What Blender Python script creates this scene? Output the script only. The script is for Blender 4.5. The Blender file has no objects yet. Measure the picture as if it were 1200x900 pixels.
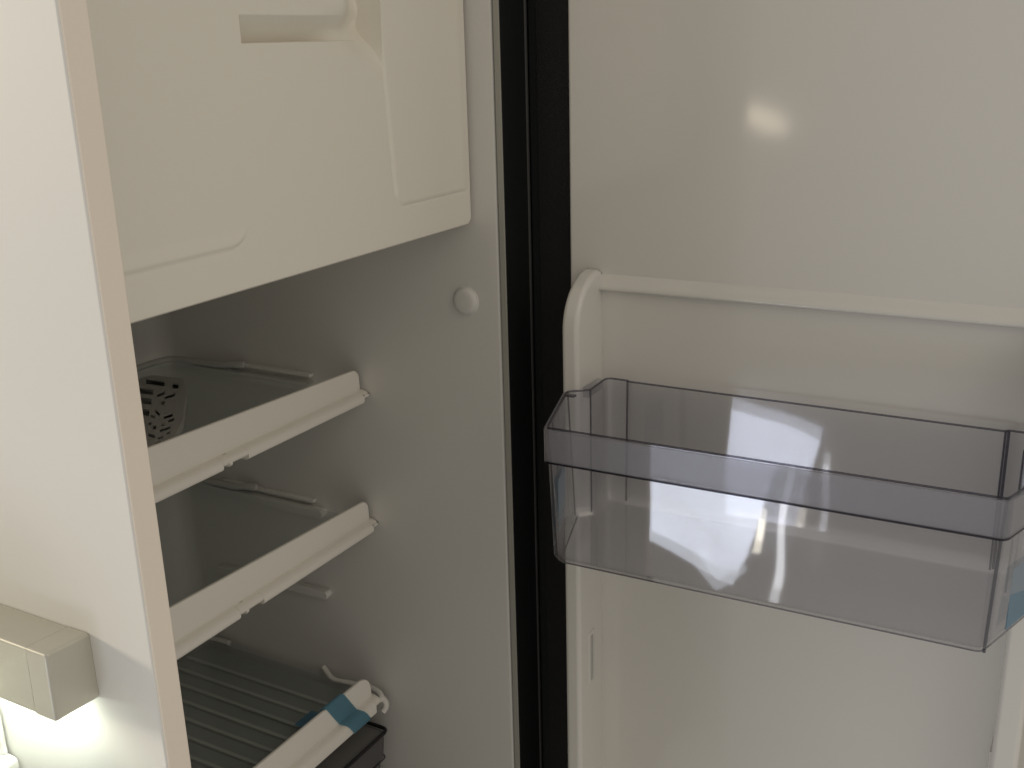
import bpy, bmesh, math
import numpy as np
from mathutils import Vector, Matrix

# ------------------------------------------------------------------ set-up
S = 0.8            # one modelling unit in metres
H = 1.45           # camera height above the floor
sc = bpy.context.scene
COL = sc.collection

def W(x, y, z):
    return Vector((x * S, y * S, z * S + H))

# camera
cd = bpy.data.cameras.new('camera')
cam = bpy.data.objects.new('camera', cd)
COL.objects.link(cam)
cd.sensor_fit = 'HORIZONTAL'
cd.sensor_width = 36.0
cd.lens = 36.0 * 1269.62 / 1200.0
cd.clip_start = 0.01
cd.clip_end = 100
_a, _b, _c = 1.05052216, 0.30801167, -0.02725424
fw = Vector((math.sin(_a) * math.cos(_b), math.cos(_a) * math.cos(_b), -math.sin(_b)))
rt = Vector((math.cos(_a), -math.sin(_a), 0))
up = rt.cross(fw)
rt2 = rt * math.cos(_c) + up * math.sin(_c)
up2 = -rt * math.sin(_c) + up * math.cos(_c)
cam.matrix_world = Matrix(((rt2.x, up2.x, -fw.x, 0), (rt2.y, up2.y, -fw.y, 0), (rt2.z, up2.z, -fw.z, H), (0, 0, 0, 1)))
sc.camera = cam

# dim warm grey room around
wd = bpy.data.worlds.new('World')
sc.world = wd
wd.use_nodes = True
wd.node_tree.nodes['Background'].inputs[0].default_value = (1.0, 0.945, 0.85, 1)
wd.node_tree.nodes['Background'].inputs[1].default_value = 0.33

def area(name, p, target, sx, sy, power, color, roll=0.0, spread=None):
    l = bpy.data.lights.new(name, 'AREA')
    l.shape = 'RECTANGLE'
    l.size = sx * S
    l.size_y = sy * S
    l.energy = power
    l.color = color
    if spread: l.spread = math.radians(spread)
    o = bpy.data.objects.new(name, l)
    COL.objects.link(o)
    d = W(*target) - W(*p)
    q = d.to_track_quat('-Z', 'Y')
    m = q.to_matrix() @ Matrix.Rotation(roll, 3, 'Z')
    o.matrix_world = Matrix.Translation(W(*p)) @ m.to_4x4()
    return o

# daylight through the open side door, low and behind the camera
area('doorway_daylight', (-2.0, 1.62, -1.58), (1.0, 1.62, -1.58), 1.45, 0.58, 8.6, (0.80, 0.86, 1.0), roll=math.radians(-15))
# area lights added for the bright strip, streak and glint reflected in the bin
area('bin_reflection_strip', (-2.0, 1.17, -1.88), (1.0, 1.17, -1.88), 0.46, 0.15, 0.34, (0.84, 0.89, 1.0), roll=math.radians(-46))
area('bin_reflection_streak', (-2.0, 0.832, -1.84), (1.0, 0.832, -1.84), 0.030, 0.52, 0.13, (0.95, 0.96, 1.0), roll=math.radians(-3))
area('bin_reflection_glint', (-2.0, 0.925, -1.86), (1.0, 0.925, -1.86), 0.030, 0.15, 0.07, (1.0, 0.93, 0.78), roll=math.radians(-8))
# warm room lamp, far on the left side of the partition
area('room_lamp', (-1.2, 3.6, 0.30), (0.4, 0.7, -0.3), 0.40, 0.40, 22.0, (1.0, 0.88, 0.68))
# warm lamp seen as the soft reflection on the door
area('reading_lamp', (-1.5, 1.01, -0.27), (1.0, 0.30, -0.2), 0.16, 0.055, 0.14, (1.0, 0.86, 0.66), roll=math.radians(-22))
# broad soft fill added above and in front of the refrigerator
area('front_fill', (0.1, -1.6, 1.2), (0.8, 0.6, -0.2), 1.7, 1.5, 4.0, (1.0, 0.88, 0.72))

sc.view_settings.view_transform = 'Standard'
sc.view_settings.look = 'None'
sc.view_settings.exposure = 0.34
sc.view_settings.gamma = 1.0
sc.view_settings.use_curve_mapping = False
sc.cycles.max_bounces = 12
sc.cycles.transparent_max_bounces = 24

# ------------------------------------------------------------------ materials
def newmat(name):
    m = bpy.data.materials.new(name)
    m.use_nodes = True
    return m, m.node_tree.nodes, m.node_tree.links

def plastic(name, col, rough=0.4, spec=0.5, metal=0.0, bump=0.0, bscale=400.0, var=0.03, vscale=6.0, coat=0.0):
    m, n, l = newmat(name)
    p = n['Principled BSDF']
    p.inputs['Roughness'].default_value = rough
    p.inputs['Specular IOR Level'].default_value = spec
    p.inputs['Metallic'].default_value = metal
    p.inputs['Coat Weight'].default_value = coat
    p.inputs['Coat Roughness'].default_value = 0.08
    tc = n.new('ShaderNodeTexCoord')
    ns = n.new('ShaderNodeTexNoise')
    ns.inputs['Scale'].default_value = vscale
    ns.inputs['Detail'].default_value = 4
    l.new(tc.outputs['Object'], ns.inputs['Vector'])
    mx = n.new('ShaderNodeMix'); mx.data_type = 'RGBA'
    mx.inputs['A'].default_value = tuple(c * (1 - var) for c in col) + (1,)
    mx.inputs['B'].default_value = tuple(min(1, c * (1 + var)) for c in col) + (1,)
    l.new(ns.outputs['Fac'], mx.inputs['Factor'])
    l.new(mx.outputs['Result'], p.inputs['Base Color'])
    rr = n.new('ShaderNodeMapRange')
    rr.inputs['To Min'].default_value = max(0, rough - 0.05)
    rr.inputs['To Max'].default_value = rough + 0.05
    l.new(ns.outputs['Fac'], rr.inputs['Value'])
    if rough < 0.2: rr.inputs['To Min'].default_value = rough - 0.015; rr.inputs['To Max'].default_value = rough + 0.015
    l.new(rr.outputs['Result'], p.inputs['Roughness'])
    if bump > 0:
        n2 = n.new('ShaderNodeTexNoise')
        n2.inputs['Scale'].default_value = bscale
        n2.inputs['Detail'].default_value = 3
        l.new(tc.outputs['Object'], n2.inputs['Vector'])
        b = n.new('ShaderNodeBump')
        b.inputs['Strength'].default_value = bump
        b.inputs['Distance'].default_value = 0.001
        l.new(n2.outputs['Fac'], b.inputs['Height'])
        l.new(b.outputs['Normal'], p.inputs['Normal'])
    return m

def clear(name, tint, edge, ior=1.5, haze=0.0, hazecol=(0.5, 0.5, 0.5), rough=0.0, bump=0.0):
    """thin clear plastic or glass: tinted see-through that darkens where the sight line runs
    longer inside the sheet, plus a Fresnel reflection"""
    m, n, l = newmat(name)
    for x in list(n): n.remove(x)
    out = n.new('ShaderNodeOutputMaterial')
    tr = n.new('ShaderNodeBsdfTransparent')
    gl = n.new('ShaderNodeBsdfGlossy')
    gl.inputs['Roughness'].default_value = rough
    gl.inputs['Color'].default_value = (1, 1, 1, 1)
    lw = n.new('ShaderNodeLayerWeight'); lw.inputs['Blend'].default_value = 0.15
    mc = n.new('ShaderNodeMix'); mc.data_type = 'RGBA'
    mc.inputs['A'].default_value = tint + (1,)
    mc.inputs['B'].default_value = edge + (1,)
    l.new(lw.outputs['Facing'], mc.inputs['Factor'])
    l.new(mc.outputs['Result'], tr.inputs['Color'])
    fr = n.new('ShaderNodeFresnel'); fr.inputs['IOR'].default_value = ior
    ms = n.new('ShaderNodeMixShader')
    ge = n.new('ShaderNodeNewGeometry')   # same index on both sides of the thin sheet
    mi = n.new('ShaderNodeMix'); mi.data_type = 'FLOAT'
    mi.inputs['A'].default_value = ior; mi.inputs['B'].default_value = 1.0 / ior
    l.new(ge.outputs['Backfacing'], mi.inputs['Factor']); l.new(mi.outputs['Result'], fr.inputs['IOR'])
    l.new(fr.outputs['Fac'], ms.inputs['Fac'])
    base = tr.outputs['BSDF']
    if haze > 0:
        df = n.new('ShaderNodeBsdfDiffuse'); df.inputs['Color'].default_value = hazecol + (1,)
        tl = n.new('ShaderNodeBsdfTranslucent'); tl.inputs['Color'].default_value = hazecol + (1,)
        ad = n.new('ShaderNodeMixShader'); ad.inputs['Fac'].default_value = 0.5
        l.new(df.outputs['BSDF'], ad.inputs[1]); l.new(tl.outputs['BSDF'], ad.inputs[2])
        mh = n.new('ShaderNodeMixShader'); mh.inputs['Fac'].default_value = haze
        l.new(tr.outputs['BSDF'], mh.inputs[1]); l.new(ad.outputs['Shader'], mh.inputs[2])
        base = mh.outputs['Shader']
    l.new(base, ms.inputs[1]); l.new(gl.outputs['BSDF'], ms.inputs[2])
    if bump > 0:
        tc = n.new('ShaderNodeTexCoord')
        ns = n.new('ShaderNodeTexNoise'); ns.inputs['Scale'].default_value = 9.0; ns.inputs['Detail'].default_value = 1
        l.new(tc.outputs['Object'], ns.inputs['Vector'])
        b = n.new('ShaderNodeBump'); b.inputs['Strength'].default_value = bump; b.inputs['Distance'].default_value = 0.01
        l.new(ns.outputs['Fac'], b.inputs['Height'])
        l.new(b.outputs['Normal'], gl.inputs['Normal'])
    l.new(ms.outputs['Shader'], out.inputs['Surface'])
    return m

M = {}
M['liner'] = plastic('white_fridge_liner', (0.665, 0.65, 0.62), 0.42, 0.4, bump=0.15, bscale=350, var=0.02)
M['door_liner'] = plastic('glossy_white_door_liner', (0.705, 0.685, 0.645), 0.09, 0.5, bump=0.02, bscale=25, var=0.02)
M['trim'] = plastic('white_shelf_trim', (0.80, 0.765, 0.70), 0.40, 0.4, bump=0.08, bscale=500)
M['freezer'] = plastic('white_freezer_door', (0.80, 0.765, 0.685), 0.45, 0.4, bump=0.1, bscale=500, var=0.015)
M['black'] = plastic('black_frame', (0.011, 0.012, 0.013), 0.42, 0.35, bump=0.1)
M['gasket'] = plastic('black_rubber_gasket', (0.013, 0.013, 0.014), 0.55, 0.3, bump=0.2)
M['bead'] = plastic('dark_grey_bead', (0.045, 0.045, 0.044), 0.5, 0.4)
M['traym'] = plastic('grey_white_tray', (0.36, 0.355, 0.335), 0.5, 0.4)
M['lid'] = plastic('grey_drawer_lid', (0.20, 0.195, 0.19), 0.4, 0.4)
M['lipm'] = plastic('grey_green_lip', (0.34, 0.33, 0.295), 0.5, 0.3)
M['rib'] = plastic('grey_rib', (0.52, 0.52, 0.50), 0.5, 0.3)
M['plate'] = plastic('dark_smoky_base', (0.32, 0.325, 0.32), 0.4, 0.4)
M['panel'] = plastic('white_laminate', (0.80, 0.785, 0.75), 0.50, 0.3, bump=0.03, bscale=700, var=0.012)
M['edge'] = plastic('beige_edge_band', (0.90, 0.81, 0.71), 0.5, 0.3, bump=0.15, bscale=600)
M['metal'] = plastic('satin_champagne_metal', (0.60, 0.585, 0.51), 0.40, 0.5, metal=0.4, bump=0.06, bscale=900, var=0.02)
M['bin'] = clear('smoky_clear_plastic', (0.95, 0.95, 0.96), (0.48, 0.475, 0.51), ior=1.62, bump=0.05, haze=0.06, hazecol=(0.48, 0.475, 0.52), rough=0.03)
M['bin_band'] = clear('frosted_smoky_plastic', (0.92, 0.92, 0.94), (0.3, 0.3, 0.36), ior=1.45, haze=0.30, hazecol=(0.50, 0.50, 0.54), rough=0.4)
M['bin_edge'] = clear('dark_plastic_edge', (0.55, 0.54, 0.59), (0.20, 0.20, 0.24), ior=1.4, rough=0.2)
M['bin_dark'] = clear('dark_plastic_step', (0.30, 0.29, 0.34), (0.10, 0.10, 0.13), ior=1.4, rough=0.2)
M['glass'] = clear('shelf_glass', (0.965, 0.975, 0.97), (0.55, 0.60, 0.58), ior=1.5)
M['glass_edge'] = clear('glass_edge', (0.35, 0.40, 0.39), (0.08, 0.1, 0.1), ior=1.5)
M['tape'] = plastic('blue_tape', (0.19, 0.42, 0.54), 0.35, 0.5, bump=0.1, bscale=200)
M['tape_thin'] = clear('thin_blue_tape', (0.30, 0.55, 0.70), (0.2, 0.4, 0.55), haze=0.55, hazecol=(0.20, 0.45, 0.62), rough=0.3)
M['drawer'] = clear('smoky_drawer_plastic', (0.60, 0.60, 0.61), (0.2, 0.2, 0.22), ior=1.5, haze=0.75, hazecol=(0.34, 0.335, 0.33), rough=0.08)
M['drawer_rim'] = plastic('dark_drawer_rim', (0.012, 0.012, 0.013), 0.3, 0.5)
M['wire'] = plastic('white_rail', (0.70, 0.68, 0.64), 0.4, 0.4)
M['rear'] = plastic('grey_white_rail', (0.46, 0.455, 0.43), 0.45, 0.4)
m, n, l = newmat('led_light'); n.remove(n['Principled BSDF'])
em = n.new('ShaderNodeEmission'); em.inputs[0].default_value = (0.90, 1.0, 0.86, 1); em.inputs[1].default_value = 24.0
l.new(em.outputs[0], n['Material Output'].inputs[0]); M['led'] = m

# ------------------------------------------------------------------ mesh helpers (all coordinates in modelling units)
def finish(name, bm, mat, parent=None, smooth=True, angle=35, rawloc=None):
    bmesh.ops.recalc_face_normals(bm, faces=bm.faces)
    me = bpy.data.meshes.new(name)
    for v in bm.verts: v.co = W(*v.co)
    xs = [v.co for v in bm.verts]
    lo = Vector((min(c.x for c in xs), min(c.y for c in xs), min(c.z for c in xs)))
    hi = Vector((max(c.x for c in xs), max(c.y for c in xs), max(c.z for c in xs)))
    o0 = Vector(((lo.x + hi.x) / 2, (lo.y + hi.y) / 2, lo.z))
    for v in bm.verts: v.co -= o0
    if smooth:
        for f in bm.faces: f.smooth = True
        for e in bm.edges:
            if len(e.link_faces) == 2 and e.calc_face_angle(0) > math.radians(angle): e.smooth = False
    bm.to_mesh(me); bm.free()
    me.materials.append(mat if not isinstance(mat, str) else M[mat])
    o = bpy.data.objects.new(name, me)
    COL.objects.link(o)
    if smooth:
        wn = o.modifiers.new('weighted_normal', 'WEIGHTED_NORMAL'); wn.keep_sharp = True; wn.weight = 100
    if parent is not None:
        o.parent = parent
        o.location = o0 - origin_of(parent)
    else:
        o.location = o0
    return o

def origin_of(o):
    p = Vector(o.location)
    q = o.parent
    while q is not None:
        p += Vector(q.location); q = q.parent
    return p

def empty(name, p, label, cat, group=None):
    o = bpy.data.objects.new(name, None)
    o.empty_display_size = 0.05
    COL.objects.link(o)
    o.location = W(*p)
    o['label'] = label; o['category'] = cat
    if group: o['group'] = group
    return o

def tag(o, label, cat, group=None):
    o['label'] = label; o['category'] = cat
    if group: o['group'] = group
    return o

def box(bm, x0, x1, y0, y1, z0, z1, bev=0.0, seg=3):
    g = bmesh.ops.create_cube(bm, size=1.0)
    vs = g['verts']
    for v in vs:
        v.co = Vector(((x0 + x1) / 2 + v.co.x * (x1 - x0), (y0 + y1) / 2 + v.co.y * (y1 - y0), (z0 + z1) / 2 + v.co.z * (z1 - z0)))
    if bev > 0:
        es = list({e for v in vs for e in v.link_edges})
        bmesh.ops.bevel(bm, geom=es, offset=bev, segments=seg, profile=0.5, affect='EDGES')
    return bm

def mkbox(name, dims, mat, parent=None, bev=0.0015, seg=3):
    bm = bmesh.new(); box(bm, *dims, bev=bev, seg=seg)
    return finish(name, bm, mat, parent)

def prism(bm, prof, axis, a0, a1):
    """closed 2-D profile extruded along an axis; prof gives the other two coordinates in xyz order"""
    def P(u, v, a):
        if axis == 'x': return (a, u, v)
        if axis == 'y': return (u, a, v)
        return (u, v, a)
    r0 = [bm.verts.new(P(u, v, a0)) for u, v in prof]
    r1 = [bm.verts.new(P(u, v, a1)) for u, v in prof]
    n = len(prof)
    for i in range(n):
        bm.faces.new((r0[i], r0[(i + 1) % n], r1[(i + 1) % n], r1[i]))
    bm.faces.new(r0); bm.faces.new(r1[::-1])
    return bm

def tube(bm, pts, r, seg=10, closed=False):
    pts = [Vector(p) for p in pts]
    n = len(pts); rings = []
    prev = None
    for i, p in enumerate(pts):
        if closed: t = (pts[(i + 1) % n] - pts[i - 1]).normalized()
        elif i == 0: t = (pts[1] - pts[0]).normalized()
        elif i == n - 1: t = (pts[-1] - pts[-2]).normalized()
        else: t = (pts[i + 1] - pts[i - 1]).normalized()
        if prev is None:
            a = t.cross(Vector((0, 0, 1)))
            if a.length < 0.1: a = t.cross(Vector((1, 0, 0)))
            a.normalize()
        else:
            a = (prev - t * prev.dot(t)).normalized()
        prev = a; b = t.cross(a)
        rk = r(i / (n - 1)) if callable(r) else r
        rings.append([bm.verts.new(p + (a * math.cos(2 * math.pi * k / seg) + b * math.sin(2 * math.pi * k / seg)) * rk) for k in range(seg)])
    m_ = n if closed else n - 1
    for i in range(m_):
        A, B = rings[i], rings[(i + 1) % n]
        for k in range(seg):
            bm.faces.new((A[k], A[(k + 1) % seg], B[(k + 1) % seg], B[k]))
    if not closed:
        bm.faces.new(rings[0][::-1]); bm.faces.new(rings[-1])
    return bm

def smoothpath(pts, it=2):
    pts = [Vector(p) for p in pts]
    for _ in range(it):
        q = [pts[0]]
        for a, b in zip(pts[:-1], pts[1:]):
            q += [a * 0.75 + b * 0.25, a * 0.25 + b * 0.75]
        q.append(pts[-1]); pts = q
    return pts

def roundpoly(P, R, seg=6):
    """round each corner of polygon P with its radius; constant vertex count"""
    out = []; n = len(P)
    for i in range(n):
        p = Vector(P[i]); a = Vector(P[i - 1]) - p; b = Vector(P[(i + 1) % n]) - p
        r = R[i] if isinstance(R, (list, tuple)) else R
        la, lb = a.length, b.length
        a.normalize(); b.normalize()
        ang = a.angle(b)
        t = min(r / math.tan(ang / 2), la * 0.45, lb * 0.45)
        p0 = p + a * t; p1 = p + b * t
        for k in range(seg + 1):
            s = k / seg
            q = p0 * (1 - s) ** 2 + p * 2 * s * (1 - s) + p1 * s ** 2
            out.append((q.x, q.y))
    return out

def offset(P, d):
    """mitred offset of polygon; positive d = inwards for a counter-clockwise polygon"""
    n = len(P); A = sum(P[i][0] * P[(i + 1) % n][1] - P[(i + 1) % n][0] * P[i][1] for i in range(n))
    s = 1 if A > 0 else -1
    out = []
    for i in range(n):
        p = Vector(P[i]); e0 = (p - Vector(P[i - 1])).normalized(); e1 = (Vector(P[(i + 1) % n]) - p).normalized()
        n0 = Vector((-e0.y, e0.x)) * s; n1 = Vector((-e1.y, e1.x)) * s
        m_ = (n0 + n1)
        k = d / max(0.35, m_.normalized().dot(n0))
        m_ = m_.normalized() * k
        out.append((p.x + m_.x, p.y + m_.y))
    return out

def loft(bm, rings, close_last=False, close_first=False):
    vr = [[bm.verts.new(p) for p in r] for r in rings]
    n = len(vr[0])
    for A, B in zip(vr[:-1], vr[1:]):
        for i in range(n):
            bm.faces.new((A[i], A[(i + 1) % n], B[(i + 1) % n], B[i]))
    if close_last: bm.faces.new(vr[-1])
    if close_first: bm.faces.new(vr[0][::-1])
    return vr

def sstep(a, b, x):
    t = np.clip((x - a) / (b - a), 0, 1)
    return t * t * (3 - 2 * t)

# ------------------------------------------------------------------ partition panel on the left
p = empty('partition_panel', (0.4239, 0.8, -1.25), 'white laminate partition panel with beige front edge, left of the open refrigerator', 'panel')
mkbox('board', (0.4146, 0.4342, 0.5109, 1.6, -1.25, 0.7), 'panel', p, bev=0.0015, seg=4)
bm = bmesh.new()
prof = roundpoly([(0.4158, 0.5119), (0.4341, 0.5119), (0.4341, 0.5100), (0.4158, 0.5100)], [0.0002, 0.0002, 0.0009, 0.0011], 5)
prism(bm, prof, 'z', -1.25, 0.7)
finish('edge_band', bm, 'edge', p)

# low cupboard front below the light bar, at the far left
k = empty('low_cupboard', (0.30, 0.8, -1.25), 'white low cupboard corner under the light bar at the left picture edge', 'cupboard')
mkbox('cupboard_front', (0.12, 0.4132, 0.6854, 0.80, -0.5030, -0.4374), 'panel', k, bev=0.0019)
bm = bmesh.new()
prof = roundpoly([(0.6836, -0.5040), (0.6836, -0.56), (0.6854, -1.25), (0.80, -1.25), (0.80, -0.5040), (0.6933, -0.5032)], [0.0037, 0.0028, 0.0005, 0.0005, 0.0005, 0.0009], 5)
prof2 = [(y - 0.0112 if y < 0.74 else y, z) for y, z in prof]
prism(bm, prof2, 'x', 0.12, 0.4125)
finish('worktop_edge', bm, 'panel', k)
bm = bmesh.new()
tube(bm, [(0.4109, 0.6842, -0.4374), (0.4109, 0.6842, -0.5021)], 0.0020, 10)
finish('corner_bead', bm, 'panel', k)

# ------------------------------------------------------------------ light bar
lb = empty('light_bar', (0.3980, 0.85, -0.4211), 'champagne metal light bar with glowing underside, mounted on the white partition panel', 'light')
def barprof(i=0.0):
    return roundpoly([(0.4144, -0.3709 - i), (0.3806 + i, -0.3690 - i), (0.3795 + i, -0.4193 + i), (0.4144, -0.4211 + i)], [0.0009, 0.0028, 0.0020, 0.0009], 5)
bm = bmesh.new()
prism(bm, barprof(0.0005), 'y', 0.5895, 1.10)
finish('housing', bm, 'metal', lb)
# end cap with rounded front edges
bm = bmesh.new()
rings = []
for t in range(6):
    a = t / 5 * math.pi / 2
    rings.append([(u, 0.5686 + 0.0026 * (1 - math.sin(a)), v) for u, v in barprof(0.0026 * (1 - math.cos(a)) if t < 5 else 0.0026)][::1])
rings = []
for t in range(6):
    a = t / 5 * math.pi / 2
    ins = 0.0024 * (1 - math.sin(a)); y = 0.5686 + 0.0024 * (1 - math.cos(a))
    rings.append([(u, y, v) for u, v in barprof(ins)])
rings.append([(u, 0.5885, v) for u, v in barprof(0)])
loft(bm, rings, True, True)
finish('end_cap', bm, 'metal', lb)
bm = bmesh.new()
prism(bm, barprof(0.0011), 'y', 0.5886, 0.5894)
finish('seam', bm, 'gasket', lb)
mkbox('led_strip', (0.3890, 0.4058, 0.5919, 1.08, -0.4244, -0.4216), 'led', lb, bev=0.0005)

# ------------------------------------------------------------------ refrigerator
fr = empty('refrigerator', (0.75, 0.9, -1.25), 'white refrigerator interior with black front frame and its door standing open', 'refrigerator')
# cabinet: inner right wall, rounded lip at the front, back, floor, top, left wall
bm = bmesh.new()
XW = 1.0; YB = 1.125
path = [(1.0040, 0.5852), (1.0015, 0.5856), (1.0003, 0.5866), (0.9998, 0.5885), (1.0, 0.600)]
path += [(1.0, 0.600 + (YB - 0.03 - 0.60) * i / 12) for i in range(1, 13)]
for i in range(1, 9):
    a = i / 8 * math.pi / 2
    path.append((XW - 0.03 + 0.03 * math.cos(a), YB - 0.03 + 0.03 * math.sin(a)))
for i in range(1, 9):
    a = i / 8 * math.pi / 2
    path.append((0.505 - 0.03 * math.sin(a), YB - 0.03 + 0.03 * math.cos(a)))
path += [(0.475, 0.60), (0.4705, 0.585), (0.4690, 0.5785)]
inner = [(x, y) for x, y in path]
zs = [-1.18, 0.42]
lo = [bm.verts.new((x, y, zs[0])) for x, y in inner]
hi = [bm.verts.new((x, y, zs[1])) for x, y in inner]
for i in range(len(inner) - 1):
    bm.faces.new((lo[i], lo[i + 1], hi[i + 1], hi[i]))
bm.faces.new(lo); bm.faces.new(hi[::-1])
for f in bm.faces: f.normal_update()
finish('inner_liner', bm, 'liner', fr, angle=50)
# outer shell
mkbox('side_wall', (1.010, 1.0555, 0.5925, 1.16, -1.22, 0.46), 'black', fr, bev=0.001)
mkbox('side_wall', (0.442, 0.4675, 0.586, 1.16, -1.22, 0.46), 'black', fr, bev=0.001)
mkbox('front_frame', (0.4425, 0.4672, 0.5772, 0.5845, -1.22, 0.46), 'black', fr, bev=0.0012)
mkbox('back_wall', (0.470, 1.009, 1.128, 1.16, -1.22, 0.46), 'black', fr, bev=0.001)
mkbox('bottom_wall', (0.470, 1.009, 0.586, 1.127, -1.22, -1.183), 'black', fr, bev=0.001)
mkbox('top_wall', (0.470, 1.009, 0.586, 1.127, 0.423, 0.46), 'black', fr, bev=0.001)
mkbox('front_frame', (1.0018, 1.0545, 0.5772, 0.5845, -1.22, 0.46), 'black', fr, bev=0.0012)
bm = bmesh.new()
tube(bm, [(1.0570, 0.5785, -1.22), (1.0570, 0.5785, 0.46)], 0.0026, 12)
finish('frame_bead', bm, 'bead', fr)
mkbox('gap_filler', (1.0557, 1.1200, 0.5800, 0.5920, -1.22, 0.46), 'gasket', fr, bev=0.0003)  # black filler added to block background light through the gap
mkbox('lip', (0.9995, 1.0015, 0.5768, 0.5835, -1.22, 0.46), 'lipm', fr, bev=0.0006)

# wall plug (round cap)
def dome(bm, cx, cy, cz, r, h, ax=-1):
    prof = [(0, r * 1.12), (0.0006, r * 1.10), (0.0011, r * 1.02), (h * 0.55, r * 0.97), (h * 0.8, r * 0.88), (h * 0.93, r * 0.72), (h, r * 0.45), (h * 1.03, r * 0.2)]
    rings = []
    for dx, rr in prof:
        rings.append([(cx + ax * dx, cy + rr * math.cos(2 * math.pi * k / 32), cz + rr * math.sin(2 * math.pi * k / 32)) for k in range(32)])
    loft(bm, rings, close_last=True)
bm = bmesh.new(); dome(bm, 1.0, 0.6293, -0.2768, 0.0150, 0.0060)
finish('wall_plug', bm, 'liner', fr)

# moulded support ledges on the right wall
def ledge(y0, y1, z, d=0.012, h=0.0062, dz=0.0):
    bm = bmesh.new()
    rings = []
    N = 24
    for off, dd in ((0.0012, -0.0005), (0.0, 0.004), (0.0, d - 0.002), (0.0006, d - 0.0006), (0.0018, d)):
        hh = h - off; ring = []
        for k in range(N):
            a = 2 * math.pi * k / N
            cy = (y1 - h) if math.cos(a) > 0 else (y0 + h)
            f = (cy - y0) / (y1 - y0)
            ring.append((1.0 - dd, cy + hh * math.cos(a), z + dz * f + hh * math.sin(a)))
        rings.append(ring)
    loft(bm, rings, close_last=True)
    return finish('support_ledge', bm, 'liner', fr)
ledge(0.854, 1.06, -0.4075); ledge(0.854, 1.06, -0.5790); ledge(0.857, 1.055, -0.6965, dz=-0.006)
# retaining lips just above the glass
ledge(0.858, 0.995, -0.3925, d=0.007, h=0.0028); ledge(0.870, 1.03, -0.5650, d=0.007, h=0.0028)

# ---- freezer compartment and its door
fz = mkbox('freezer_compartment', (0.478, 0.995, 0.642, 1.12, -0.180, 0.40), 'freezer', fr, bev=0.004)
bm = bmesh.new()
X0, X1, Z0, Z1 = 0.480, 0.9962, -0.1892, 0.36
xs = np.unique(np.concatenate([np.linspace(X0, X1, 290), [0.6655, 0.6665, 0.8480, 0.8492]]))
zs = np.unique(np.concatenate([np.linspace(Z0, 0.06, 150), np.linspace(0.06, Z1, 30), [0.0238, 0.0229, 0.0032, 0.0022]]))
XX, ZZ = np.meshgrid(xs, zs)
h = np.zeros_like(XX)
# right-hand raised field with a rounded lower left corner
xl = 0.8484 + (0.0 - np.clip(ZZ, -0.16, 0.1)) * 0.066
r = 0.014
dx = xl + r - XX; dz = (-0.1513 + r) - ZZ
sd = np.sqrt(np.maximum(dx, 0) ** 2 + np.maximum(dz, 0) ** 2) - r
sd = np.where((dx < 0) & (dz < 0), -r + 0 * sd, sd)
h += 0.0015 * (1 - sstep(-0.0008, 0.0012, sd))
h -= 0.0010 * np.exp(-(sd / 0.0014) ** 2)
h *= 1 - 0.9 * sstep(0.980, 0.993, XX)
# left-hand field: lower step line that swings up and dies away
r2 = 0.02
dx2 = XX - (0.652 - r2); dz2 = (-0.1527 + r2) - ZZ
sd2 = np.sqrt(np.maximum(dx2, 0) ** 2 + np.maximum(dz2, 0) ** 2) - r2
amp = (1 - sstep(-0.150, -0.141, ZZ)) * (1 - sstep(0.640, 0.652, XX))
st = (1 - sstep(-0.0008, 0.0012, sd2))
h += 0.0016 * st * (1 - sstep(-0.151, -0.137, ZZ))
h -= 0.0012 * np.exp(-(sd2 / 0.0014) ** 2) * amp
# finger grip: undercut slot, sharp at the left, melting into a scoop towards the right
inx = sstep(0.6655, 0.6665, XX) * (1 - sstep(0.8480, 0.8492, XX))
tz = np.clip((0.0236 - ZZ) / (0.0236 - 0.0028), 0, 1)
slot = 0.019 * tz * np.where(ZZ < 0.0023, 0, 1)
soft = 0.013 * sstep(-0.012, 0.016, ZZ) * (1 - sstep(0.010, 0.034, ZZ))
w = sstep(0.75, 0.84, XX)
dep = (slot * (1 - w) + soft * w) * inx
scoop = 0.030 * sstep(0.795, 0.846, XX) * sstep(-0.030, 0.055, ZZ) * inx
h -= dep + scoop
h = h.astype(float)
# rounded door edge
ed = np.minimum.reduce([XX - X0, X1 - XX, ZZ - Z0, Z1 - ZZ])
cr = 0.009
cx = np.maximum(XX - (X1 - cr), 0); cz = np.maximum((Z0 + cr) - ZZ, 0)
cut = np.where((cx > 0) & (cz > 0), cr - np.sqrt(cx ** 2 + cz ** 2), 1)
ed = np.minimum(ed, np.where(cut < 1, cut, ed))
er = 0.0024
e = np.clip(ed, 0, er)
h -= er - np.sqrt(np.maximum(er ** 2 - (er - e) ** 2, 0))
V = []
Yf = 0.615
px_ = XX.copy(); pz_ = ZZ.copy()
# pull the corner cells onto the rounded outline
mask = (cx > 0) & (cz > 0) & (np.sqrt(cx ** 2 + cz ** 2) > cr)
L = np.sqrt(cx ** 2 + cz ** 2) + 1e-9
px_ = np.where(mask, X1 - cr + cx / L * cr, px_)
pz_ = np.where(mask, Z0 + cr - cz / L * cr, pz_)
nr, nc = XX.shape
verts = [[bm.verts.new((px_[i, j], Yf - h[i, j], pz_[i, j])) for j in range(nc)] for i in range(nr)]
for i in range(nr - 1):
    for j in range(nc - 1):
        try: bm.faces.new((verts[i][j], verts[i][j + 1], verts[i + 1][j + 1], verts[i + 1][j]))
        except ValueError: pass
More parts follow.
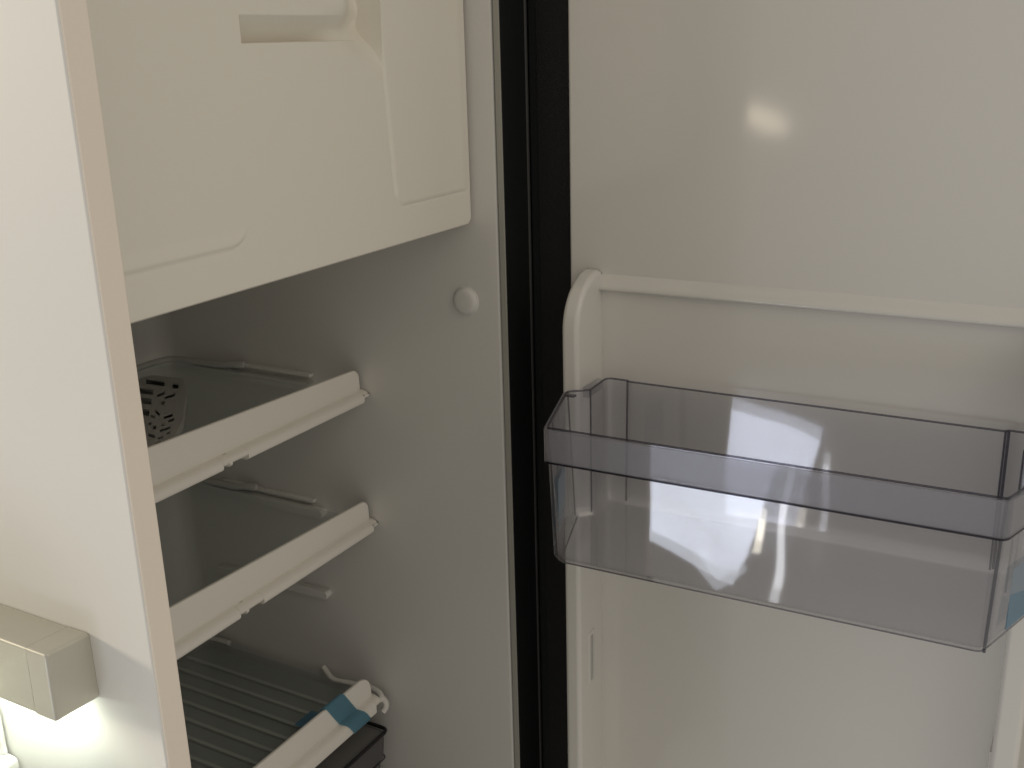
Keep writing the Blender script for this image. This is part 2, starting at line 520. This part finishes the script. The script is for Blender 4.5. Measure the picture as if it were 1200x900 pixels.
# skirt to the back
loop = [verts[0][j] for j in range(nc)] + [verts[i][nc - 1] for i in range(1, nr)] + [verts[nr - 1][j] for j in range(nc - 2, -1, -1)] + [verts[i][0] for i in range(nr - 2, 0, -1)]
back = [bm.verts.new((v.co.x, 0.639, v.co.z)) for v in loop]
for i in range(len(loop)):
    a, b = i, (i + 1) % len(loop)
    bm.faces.new((loop[a], loop[b], back[b], back[a]))
bmesh.ops.remove_doubles(bm, verts=bm.verts, dist=0.00002)
bm.normal_update()
finish('freezer_door', bm, 'freezer', fr, angle=40)

# ---- refrigerator door, opened ninety degrees
def dsh(bm):
    for v in bm.verts: v.co.x += 0.013 * (0.5224 - v.co.y)
    return bm
def dfin(name, bm, mat, parent, **k): return finish(name, dsh(bm), mat, parent, **k)
bm = bmesh.new(); box(bm, 1.0608, 1.125, -0.060, 0.5765, -1.22, 0.46, bev=0.0015)
door = dfin('door', bm, 'black', fr)
bm = bmesh.new(); box(bm, 1.0596, 1.0607, 0.5235, 0.5660, -1.21, 0.45, bev=0.0003)
dfin('gasket', bm, 'gasket', door)
bm = bmesh.new(); box(bm, 1.0452, 1.0612, -0.032, 0.5222, -1.20, 0.44, bev=0.0035, seg=4)
dfin('door_liner', bm, 'door_liner', door)
# raised bead across the door liner at the top of the bin bay
bm = bmesh.new()
prof = []
for t in range(13):
    a = t / 12
    z = -0.2420 - 0.0195 * a
    prof.append((1.0453 - 0.0085 * (math.sin(math.pi / 2 * min(1, a / 0.8)) ** 1.6 if a < 0.8 else math.sqrt(max(0, 1 - ((a - 0.8) / 0.2) ** 2))) if 0 < t < 12 else 1.0458, z))
prof += [(1.050, -0.2618), (1.050, -0.2420)]
prism(bm, prof, 'y', 0.0450, 0.4860)
dfin('bead', bm, 'door_liner', door, angle=50)
# two vertical ribs that carry the bins
def rib(y0, y1):
    """rounded-over rib: a round-cornered cross-section swept up the door and round the top"""
    bm = bmesh.new()
    path = []
    for t in range(21):
        a = t / 20 * math.pi / 2
        path.append((1.043 - 0.058 * math.sin(a), -0.2380 - 0.058 * (1 - math.cos(a)), -math.sin(a), math.cos(a)))
    path += [(0.985, z, -1.0, 0.0) for z in (-0.40, -0.60, -0.80, -1.00, -1.15)]
    R = 0.0055
    rings = []
    for x, z, nx, nz in path:
        ring = [(1.0475, y0, z - nz * R)]
        for k_ in range(7):
            b_ = k_ / 6 * math.pi / 2
            d = R * (1 - math.sin(b_))
            ring.append((min(1.0470, x - nx * d), y0 + R * (1 - math.cos(b_)), z - nz * d))
        for k_ in range(6, -1, -1):
            b_ = k_ / 6 * math.pi / 2
            d = R * (1 - math.sin(b_))
            ring.append((min(1.0470, x - nx * d), y1 - R * (1 - math.cos(b_)), z - nz * d))
        ring.append((1.0475, y1, z - nz * R))
        rings.append(ring)
    loft(bm, rings, True, True)
    return dfin('rib', bm, 'door_liner', door, angle=60)
r1 = rib(0.4838, 0.5035)
r2 = rib(0.0230, 0.0470)
# small moulded rests on the inner faces of the ribs
bm = bmesh.new(); box(bm, 1.007, 1.022, 0.4826, 0.4850, -0.7300, -0.6620, bev=0.001)
dfin('rest', bm, 'door_liner', r1)
bm = bmesh.new(); box(bm, 1.0110, 1.0165, 0.4818, 0.4830, -0.7270, -0.6680, bev=0.0005)
dfin('rest', bm, 'rear', r1)  # grey strip painting in the dark inside of the notch
bm = bmesh.new(); box(bm, 1.010, 1.040, 0.0460, 0.0500, -0.7600, -0.6830, bev=0.001)
dfin('rest', bm, 'door_liner', r2)

# ------------------------------------------------------------------ shelves
def shelf(zs, label, has_ribs=False, xr=0.994, high=True, group='glass shelves inside the refrigerator'):
    """zs = height of the crease between the upright plate and the lower rail"""
    root = empty('refrigerator_shelf', (0.74, 0.95, zs - 0.015), label, 'shelf', group)
    XL = 0.482
    # upright plate, upper right corner rounded, top edge slightly bowed
    top = lambda x: zs + (0.0262 if not has_ribs else 0.0335) + ((0.0375 * (xr - x) if high else 0.004 * (xr - x)))
    ol = []
    R = 0.012 if not has_ribs else 0.022
    n = 30
    for i in range(n + 1):
        x = XL + (xr - R - XL) * i / n
        ol.append((x, top(x)))
    zt = top(xr - R)
    for i in range(1, 9):
        a = i / 8 * math.pi / 2
        ol.append((xr - R + R * math.sin(a), zt - R * (1 - math.cos(a))))
    bot = [(x, zs - 0.002) for x, z in ol]
    bm = bmesh.new()
    y0, y1 = 0.7818, 0.7860
    F = [bm.verts.new((x, y0, z)) for x, z in ol]; Fb = [bm.verts.new((x, y0, z)) for x, z in bot]
    B = [bm.verts.new((x, y1, z)) for x, z in ol]; Bb = [bm.verts.new((x, y1, z)) for x, z in bot]
    for i in range(len(ol) - 1):
        bm.faces.new((F[i], F[i + 1], Fb[i + 1], Fb[i])); bm.faces.new((B[i], Bb[i], Bb[i + 1], B[i + 1]))
        bm.faces.new((F[i], B[i], B[i + 1], F[i + 1])); bm.faces.new((Fb[i], Fb[i + 1], Bb[i + 1], Bb[i]))
    bm.faces.new((F[0], Fb[0], Bb[0], B[0])); bm.faces.new((F[-1], B[-1], Bb[-1], Fb[-1]))
    bmesh.ops.remove_doubles(bm, verts=bm.verts, dist=1e-6)
    es = [e_ for e_ in bm.edges if len(e_.link_faces) == 2 and abs(e_.calc_face_angle(0) - math.pi / 2) < 0.3 and abs(e_.verts[0].co.y - e_.verts[1].co.y) < 1e-6 and max(e_.verts[0].co.z, e_.verts[1].co.z) > zs]
    bmesh.ops.bevel(bm, geom=es, offset=0.0012, segments=3, profile=0.5, affect='EDGES')
    finish('front_trim', bm, 'trim', root, angle=50)
    # lower rounded rail, with a notch in its lower lip
    def railprof(low, fwd=0.0085):
        pts = [(0.7870, zs - 0.0005), (0.7805, zs - 0.0010)]
        for t in range(7):
            a = t / 6 * math.pi / 2
            pts.append((0.7802 - fwd * math.sin(a), zs - 0.0015 - (0.0065) * (1 - math.cos(a))))
        pts += [(0.7716, zs - low + 0.004), (0.7732, zs - low + 0.0012), (0.7760, zs - low), (0.7870, zs - low)]
        return pts
    bm = bmesh.new()
    xrr = 0.9985 if not has_ribs else 0.9775
    low = 0.0155 if not has_ribs else 0.0225
    prism(bm, railprof(low * 0.72), 'x', 0.7495, 0.7860)
    prism(bm, railprof(low), 'x', 0.7862, xrr - 0.010)
    prism(bm, railprof(low * 0.98), 'x', XL, 0.7493)
    prism(bm, railprof(low * 0.55, 0.0075), 'x', xrr - 0.0098, xrr)
    finish('front_rail', bm, 'trim', root, angle=40)
    bm = bmesh.new()
    prism(bm, railprof(low * 0.9, 0.008), 'x', 0.7585, 0.7625)
    finish('catch', bm, 'trim', root, angle=40)
    # glass sheet
    zg = zs + (0.0035 if not has_ribs else -0.004)
    bm = bmesh.new()
    prof = roundpoly([(XL + 0.004, 0.7865), (0.9835, 0.7865), (0.9835, 1.092), (XL + 0.004, 1.092)], [0.002, 0.002, 0.012, 0.012], 5)
    prism(bm, prof, 'z', zg - 0.005, zg)
    g = finish('glass', bm, 'glass', root, angle=30)
    # rear rail, wraps round the rear corner and ends in a flat tongue
    bm = bmesh.new()
    path = [(XL + 0.004, 1.098, zg + 0.001), (0.93, 1.098, zg + 0.001), (0.975, 1.095, zg + 0.001), (0.986, 1.085, zg + 0.0015), (0.9875, 1.06, zg + 0.002)]
    if has_ribs: path += [(0.9875, 1.045, zg + 0.002)]
    else: path += [(0.9875, 1.012, zg + 0.002), (0.9870, 0.998, zg + 0.003), (0.9890, 0.985, zg + 0.0050), (0.9915, 0.975, zg + 0.0055), (0.994, 0.965, zg + 0.0055)]
    path = smoothpath(path, 3)
    rad = lambda t: 0.0042 * min(1.0, math.sqrt(max(0.02, (1 - t) / 0.06))) * (1 + (0.25 if not has_ribs else 0) * math.exp(-((t - 0.86) / 0.08) ** 2))
    tube(bm, path, rad, 12)
    finish('rear_rail', bm, 'rear', root)
    return root, zg

sh1, zg1 = shelf(-0.4000, 'topmost glass shelf with white front trim, holding a small perforated tray')
sh2, zg2 = shelf(-0.5712, 'middle glass shelf with white front trim, above the blue-taped shelf')
sh3, zg3 = shelf(-0.8160, 'lowest glass shelf with white ribs and blue tape on its front trim', has_ribs=True, xr=0.972, high=False)
# ribs of the lowest shelf
mkbox('base_plate', (0.487, 0.982, 0.800, 1.088, zg3 - 0.0125, zg3 - 0.0098), 'plate', sh3, bev=0.0005)
ref = None
for i in range(17):
    x = 0.9432 - 0.0275 * i
    if x < 0.495: break
    if ref is None:
        bm = bmesh.new(); box(bm, x - 0.0026, x + 0.0026, 0.800, 1.088, zg3 - 0.0095, zg3 - 0.0056, bev=0.0012, seg=2)
        ref = finish('rib', bm, 'rib', sh3)
        x0 = x
    else:
        c = ref.copy(); COL.objects.link(c); c.parent = sh3
        c.location = ref.location + Vector(((x - x0) * S, 0, 0))
# side wire and end hook of the lowest shelf
bm = bmesh.new()
tube(bm, smoothpath([(0.9945, 0.880, -0.8130), (0.9925, 0.873, -0.8175), (0.986, 0.858, -0.8225), (0.988, 0.840, -0.8215), (0.991, 0.800, -0.8185), (0.989, 0.784, -0.8195), (0.985, 0.775, -0.8225), (0.978, 0.776, -0.826)], 3), 0.0038, 12)
finish('side_wire', bm, 'wire', sh3)
bm = bmesh.new()
tube(bm, smoothpath([(0.984, 0.778, -0.8215), (0.9865, 0.771, -0.8290), (0.9860, 0.770, -0.8370), (0.982, 0.773, -0.8430)], 3), 0.0042, 12)
finish('end_hook', bm, 'wire', sh3)

# blue tape over the front trim of the lowest shelf
def tapestrip(xa, xb):
    zc = -0.8160
    line = [(0.7905, zc + 0.010), (0.7880, zc + 0.0330), (0.7865, zc + 0.0362), (0.7835, zc + 0.0368), (0.7810, zc + 0.0350), (0.7808, zc + 0.010), (0.7804, zc + 0.0008), (0.7768, zc - 0.0008), (0.7728, zc - 0.0035), (0.7706, zc - 0.008), (0.7704, zc - 0.017), (0.7718, zc - 0.0215), (0.7750, zc - 0.0236), (0.785, zc - 0.0240)]
    bm = bmesh.new()
    # the strip runs askew, sliding to the right on its way down
    run = [0.0]
    for (ya, za), (yb, zb_) in zip(line[:-1], line[1:]): run.append(run[-1] + math.hypot(yb - ya, zb_ - za))
    sk = [0.62 * (q - run[3]) for q in run]
    A = [bm.verts.new((xa + k_, y, z)) for k_, (y, z) in zip(sk, line)]
    B = [bm.verts.new((xb + k_, y, z)) for k_, (y, z) in zip(sk, line)]
    for i in range(len(line) - 1): bm.faces.new((A[i], A[i + 1], B[i + 1], B[i]))
    g = bmesh.ops.solidify(bm, geom=bm.faces[:], thickness=0.0005)
    return bm
tag(finish('adhesive_tape', tapestrip(0.8790, 0.9150), 'tape', angle=60), 'blue adhesive tape wrapped over the white trim of the lowest shelf', 'tape')
bm = bmesh.new(); box(bm, 0.880, 0.914, 0.7912, 0.835, zg3 + 0.0002, zg3 + 0.0007, bev=0.0)
tp = finish('adhesive_tape', bm, 'tape_thin'); tag(tp, 'thin blue tape flap lying on the lowest glass behind the taped trim', 'tape')

# perforated tray on the top shelf: a thin plate on a low skirt, with true openings
tp_ = roundpoly([(0.900, 1.035), (0.905, 0.985), (0.868, 0.941), (0.790, 0.868), (0.735, 0.828), (0.60, 0.828), (0.60, 1.035)], [0.01, 0.008, 0.03, 0.03, 0.02, 0.02, 0.02], 6)
zt_ = -0.3870
bm = bmesh.new()
prism(bm, tp_, 'z', zt_ - 0.0016, zt_)
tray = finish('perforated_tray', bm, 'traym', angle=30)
tray.modifiers.clear()
cut = bmesh.new()
for quad in [[[0.885, 0.9815], [0.8882, 0.9747], [0.8731, 0.9593], [0.87, 0.966]], [[0.8478, 0.9686], [0.8601, 0.9684], [0.8493, 0.9571], [0.8372, 0.9574]], [[0.8456, 0.9535], [0.8605, 0.9518], [0.8498, 0.9408], [0.8351, 0.9425]], [[0.83, 0.9426], [0.8319, 0.9385], [0.8217, 0.9278], [0.8198, 0.9319]], [[0.8048, 0.9251], [0.7974, 0.9101], [0.789, 0.9012], [0.7962, 0.916]], [[0.7937, 0.9004], [0.8053, 0.8987], [0.7957, 0.8888], [0.7843, 0.8905]], [[0.787, 0.8869], [0.7953, 0.8863], [0.7859, 0.8766], [0.7778, 0.8772]], [[0.7609, 0.8717], [0.7739, 0.8695], [0.7649, 0.8602], [0.7522, 0.8625]], [[0.7652, 0.8869], [0.7669, 0.8834], [0.757, 0.8729], [0.7554, 0.8763]], [[0.7726, 0.8821], [0.774, 0.8791], [0.768, 0.8728], [0.7666, 0.8758]], [[0.7559, 0.8571], [0.7603, 0.8557], [0.7545, 0.8496], [0.7501, 0.8511]], [[0.7416, 0.8546], [0.7477, 0.8526], [0.7411, 0.8456], [0.7351, 0.8477]], [[0.7271, 0.8436], [0.735, 0.8428], [0.7295, 0.837], [0.7216, 0.8378]], [[0.7902, 0.9167], [0.7886, 0.9087], [0.7823, 0.902], [0.7839, 0.9099]], [[0.7716, 0.9003], [0.773, 0.8972], [0.765, 0.8886], [0.7636, 0.8916]], [[0.745, 0.872], [0.7442, 0.8614], [0.7367, 0.8533], [0.7375, 0.8639]], [[0.8556, 1.0071], [0.8573, 0.9847], [0.8417, 0.9681], [0.84, 0.99]], [[0.8293, 0.9782], [0.8308, 0.9592], [0.815, 0.9422], [0.8133, 0.9608]], [[0.7998, 0.9453], [0.8011, 0.9307], [0.7852, 0.9136], [0.7838, 0.9279]], [[0.885, 1.0266], [0.887, 0.9968], [0.8718, 0.9809], [0.8698, 1.0101]]]:
    c0 = [cut.verts.new((x, y, zt_ - 0.01)) for x, y in quad]; c1 = [cut.verts.new((x, y, zt_ + 0.01)) for x, y in quad]
    cut.faces.new(c0); cut.faces.new(c1[::-1])
    for k_ in range(4): cut.faces.new((c0[k_], c0[(k_ + 1) % 4], c1[(k_ + 1) % 4], c1[k_]))
bmesh.ops.recalc_face_normals(cut, faces=cut.faces)
cme = bpy.data.meshes.new('cut')
for v in cut.verts: v.co = W(*v.co)
cut.to_mesh(cme); cut.free()
cob = bpy.data.objects.new('cut', cme); COL.objects.link(cob)
md = tray.modifiers.new('b', 'BOOLEAN'); md.object = cob; md.operation = 'DIFFERENCE'; md.solver = 'EXACT'; md.use_self = True
bpy.context.view_layer.update()
dg = bpy.context.evaluated_depsgraph_get()
nm = bpy.data.meshes.new_from_object(tray.evaluated_get(dg))
tray.modifiers.clear(); tray.data = nm
for f in nm.polygons: f.use_smooth = False
bpy.data.objects.remove(cob)
bm = bmesh.new()
sk0 = offset(tp_, 0.0002); sk1 = offset(tp_, 0.0016)
loft(bm, [[(x, y, zt_ - 0.0017) for x, y in sk0], [(x, y, zg1 + 0.0004) for x, y in sk0], [(x, y, zg1 + 0.0004) for x, y in sk1], [(x, y, zt_ - 0.0017) for x, y in sk1]])
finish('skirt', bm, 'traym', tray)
bm = bmesh.new(); prism(bm, [(x, y) for x, y in offset(tp_, 0.0020)], 'z', zg1 + 0.0004, zg1 + 0.0010)
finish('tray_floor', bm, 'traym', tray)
tag(tray, 'small white perforated plastic tray lying on the topmost glass shelf', 'tray')

# ------------------------------------------------------------------ crisper drawer under the lowest shelf
dr = empty('crisper_drawer', (0.74, 0.90, -1.15), 'smoky grey crisper drawer with black rim below the lowest glass shelf', 'drawer')
base = [(0.486, 0.7690), (0.985, 0.7690), (0.985, 1.06), (0.486, 1.06)]
rr = [0.012, 0.010, 0.02, 0.02]
def ring(P, d, R, z): return [(x, y, z) for x, y in roundpoly(offset(P, d), R, 5)]
bm = bmesh.new()
loft(bm, [ring(base, 0.0015, rr, -0.8745), ring(base, 0.0035, rr, -0.910), ring(base, 0.0065, rr, -0.9125), ring(base, 0.020, rr, -1.13), ring(base, 0.032, rr, -1.14)], close_last=True)
bmesh.ops.solidify(bm, geom=bm.faces[:], thickness=-0.003)
finish('drawer_body', bm, 'drawer', dr, angle=40)
bm = bmesh.new(); prism(bm, [(x, y) for x, y in roundpoly(offset(base, 0.004), rr, 5)], 'z', -0.8770, -0.8745)
finish('drawer_lid', bm, 'lid', dr)
bm = bmesh.new()
tube(bm, ring(base, 0.0, rr, -0.8715), 0.0026, 8, closed=True)
finish('drawer_rim', bm, 'drawer_rim', dr)
bm = bmesh.new()
tube(bm, ring(base, 0.0025, rr, -0.9115), 0.0013, 6, closed=True)
finish('step_line', bm, 'bin_edge', dr)

# ------------------------------------------------------------------ door bin
zr, zb, zf = -0.357, -0.3905, -0.5010
b = empty('door_bin', (0.95, 0.26, zf), 'smoky clear plastic bin hanging on the open refrigerator door', 'bin')
PB = [(0.864, 0.4590), (0.974, 0.4925), (0.9885, 0.4725), (1.0365, 0.4745), (1.0365, 0.4470), (1.0335, 0.4445),
      (1.0385, 0.0720), (1.0420, 0.0695), (1.0420, 0.0400), (0.9960, 0.0490), (0.981, 0.0170), (0.874, 0.0515)]
RB = [0.006, 0.006, 0.004, 0.008, 0.003, 0.003, 0.003, 0.003, 0.008, 0.004, 0.006, 0.006]
def bring(P, d, z, extra=0.0, sg=6):
    return [(x, y, z) for x, y in roundpoly(offset(P, d), [r_ + extra for r_ in RB], sg)]
def draft(P, k):
    """front and side walls lean in a little towards the floor"""
    Q = [list(q) for q in P]
    for i in (0, 11): Q[i][0] += 0.0006 * k
    for i in (0, 1): Q[i][1] -= 0.0065 * k
    for i in (10, 11): Q[i][1] += 0.0030 * k
    return [tuple(q) for q in Q]
th = 0.0026
outer = [bring(PB, 0.0, zr), bring(draft(PB, .9), 0.0, zf + 0.010),
         bring(draft(PB, 1), 0.0030, zf + 0.0045), bring(draft(PB, 1), 0.0055, zf + 0.0014), bring(draft(PB, 1), 0.0095, zf)]
inn = [bring(draft(PB, 1), 0.0120, zf + th), bring(draft(PB, 1), 0.0080, zf + 0.0036), bring(draft(PB, 1), 0.0058, zf + 0.0065), bring(draft(PB, .9), 0.0035, zf + 0.012), bring(PB, th, zr)]
bm = bmesh.new()
vr = loft(bm, outer, close_last=True)
vi = loft(bm, inn, close_first=True)
n_ = len(vr[0])
for i in range(n_):
    bm.faces.new((vr[0][i], vi[-1][i], vi[-1][(i + 1) % n_], vr[0][(i + 1) % n_]))
finish('basket', bm, 'bin', b, angle=28)
# rim edge all the way round
bm = bmesh.new()
tube(bm, bring(PB, th / 2, zr + 0.0006), 0.0011, 8, closed=True)
finish('rim', bm, 'bin_edge', b)
# frosted lip on the front and both sides
bm = bmesh.new()
def openpath(P, d):
    q = offset(P, d)
    seq = [q[1], q[0], q[11], q[10]]
    out = [seq[0]]
    for i in (1, 2):
        p0, p1, p2 = Vector(seq[i - 1]), Vector(seq[i]), Vector(seq[i + 1])
        t = 0.007
        a = p1 + (p0 - p1).normalized() * t; c = p1 + (p2 - p1).normalized() * t
        for k_ in range(7):
            s = k_ / 6
            v = a * (1 - s) ** 2 + p1 * 2 * s * (1 - s) + c * s * s
            out.append((v.x, v.y))
    out.append(seq[-1])
    return out
po = openpath(PB, -0.0026); pi_ = openpath(PB, -0.0006)
secs = []
for (x, y), (u, v) in zip(po, pi_):
    secs.append([bm.verts.new(c) for c in ((x, y, zr - 0.0006), (x, y, zb), (u, v, zb), (u, v, zr - 0.0006))])
for A, B in zip(secs[:-1], secs[1:]):
    for k_ in range(4): bm.faces.new((A[k_], A[(k_ + 1) % 4], B[(k_ + 1) % 4], B[k_]))
bm.faces.new(secs[0]); bm.faces.new(secs[-1][::-1])
finish('lip', bm, 'bin_band', b, angle=28)
bm = bmesh.new()
tube(bm, [(x, y, zb - 0.0004) for x, y in openpath(PB, -0.0018)], 0.0013, 8)
finish('lip_edge', bm, 'bin_dark', b)
# bottom edge line
bm = bmesh.new()
tube(bm, [(x, y, zf + 0.0022) for x, y in openpath(draft(PB, 1), 0.0055)], 0.0008, 8)
finish('floor_edge', bm, 'bin_edge', b)
# thin dark tubes added at the corners, painting in the dark refraction lines
for i_, r_c in ((1, 0.0008), (2, 0.0009), (4, 0.0012), (6, 0.0010), (7, 0.0014), (9, 0.0009), (0, 0.0008), (11, 0.0014)):
    q0 = offset(PB, 0.0022)[i_]; q1 = offset(draft(PB, 1), 0.0030)[i_]
    bm = bmesh.new(); tube(bm, [(q0[0], q0[1], zr), (q1[0], q1[1], zf + 0.004)], r_c, 8)
    finish('corner', bm, 'bin_edge', b)
# hook tongue at the rear left corner of the rim
mkbox('hook_tongue', (0.992, 1.028, 0.4745, 0.4815, zr - 0.010, zr + 0.0012), 'bin', b, bev=0.0008)
mkbox('hook_tongue', (0.9600, 0.9660, 0.4760, 0.4880, zr - 0.0005, zr + 0.0018), 'bin_edge', b, bev=0.0006)

def sidetape(pts, za, zb_, label):
    bm = bmesh.new()
    (xa, ya), (xb, yb) = pts
    d = Vector((yb - ya, -(xb - xa), 0)).normalized() * 0.0004
    vs = []
    for s in (0, 1):
        for x, y, z in ((xa, ya, za), (xb, yb, za), (xb, yb, zb_), (xa, ya, zb_)):
            vs.append(bm.verts.new(Vector((x, y, z)) + d * s))
    for f in ((0, 1, 2, 3), (7, 6, 5, 4), (0, 4, 5, 1), (1, 5, 6, 2), (2, 6, 7, 3), (3, 7, 4, 0)): bm.faces.new([vs[i] for i in f])
    tag(finish('adhesive_tape', bm, 'tape_thin', smooth=False), label, 'tape')
sidetape(((0.885, 0.4575), (0.922, 0.4690)), -0.418, -0.474, 'faint blue tape on the left side wall of the door bin')
sidetape(((0.905, 0.0440), (0.962, 0.0258)), -0.430, -0.487, 'blue tape on the right side wall of the door bin')
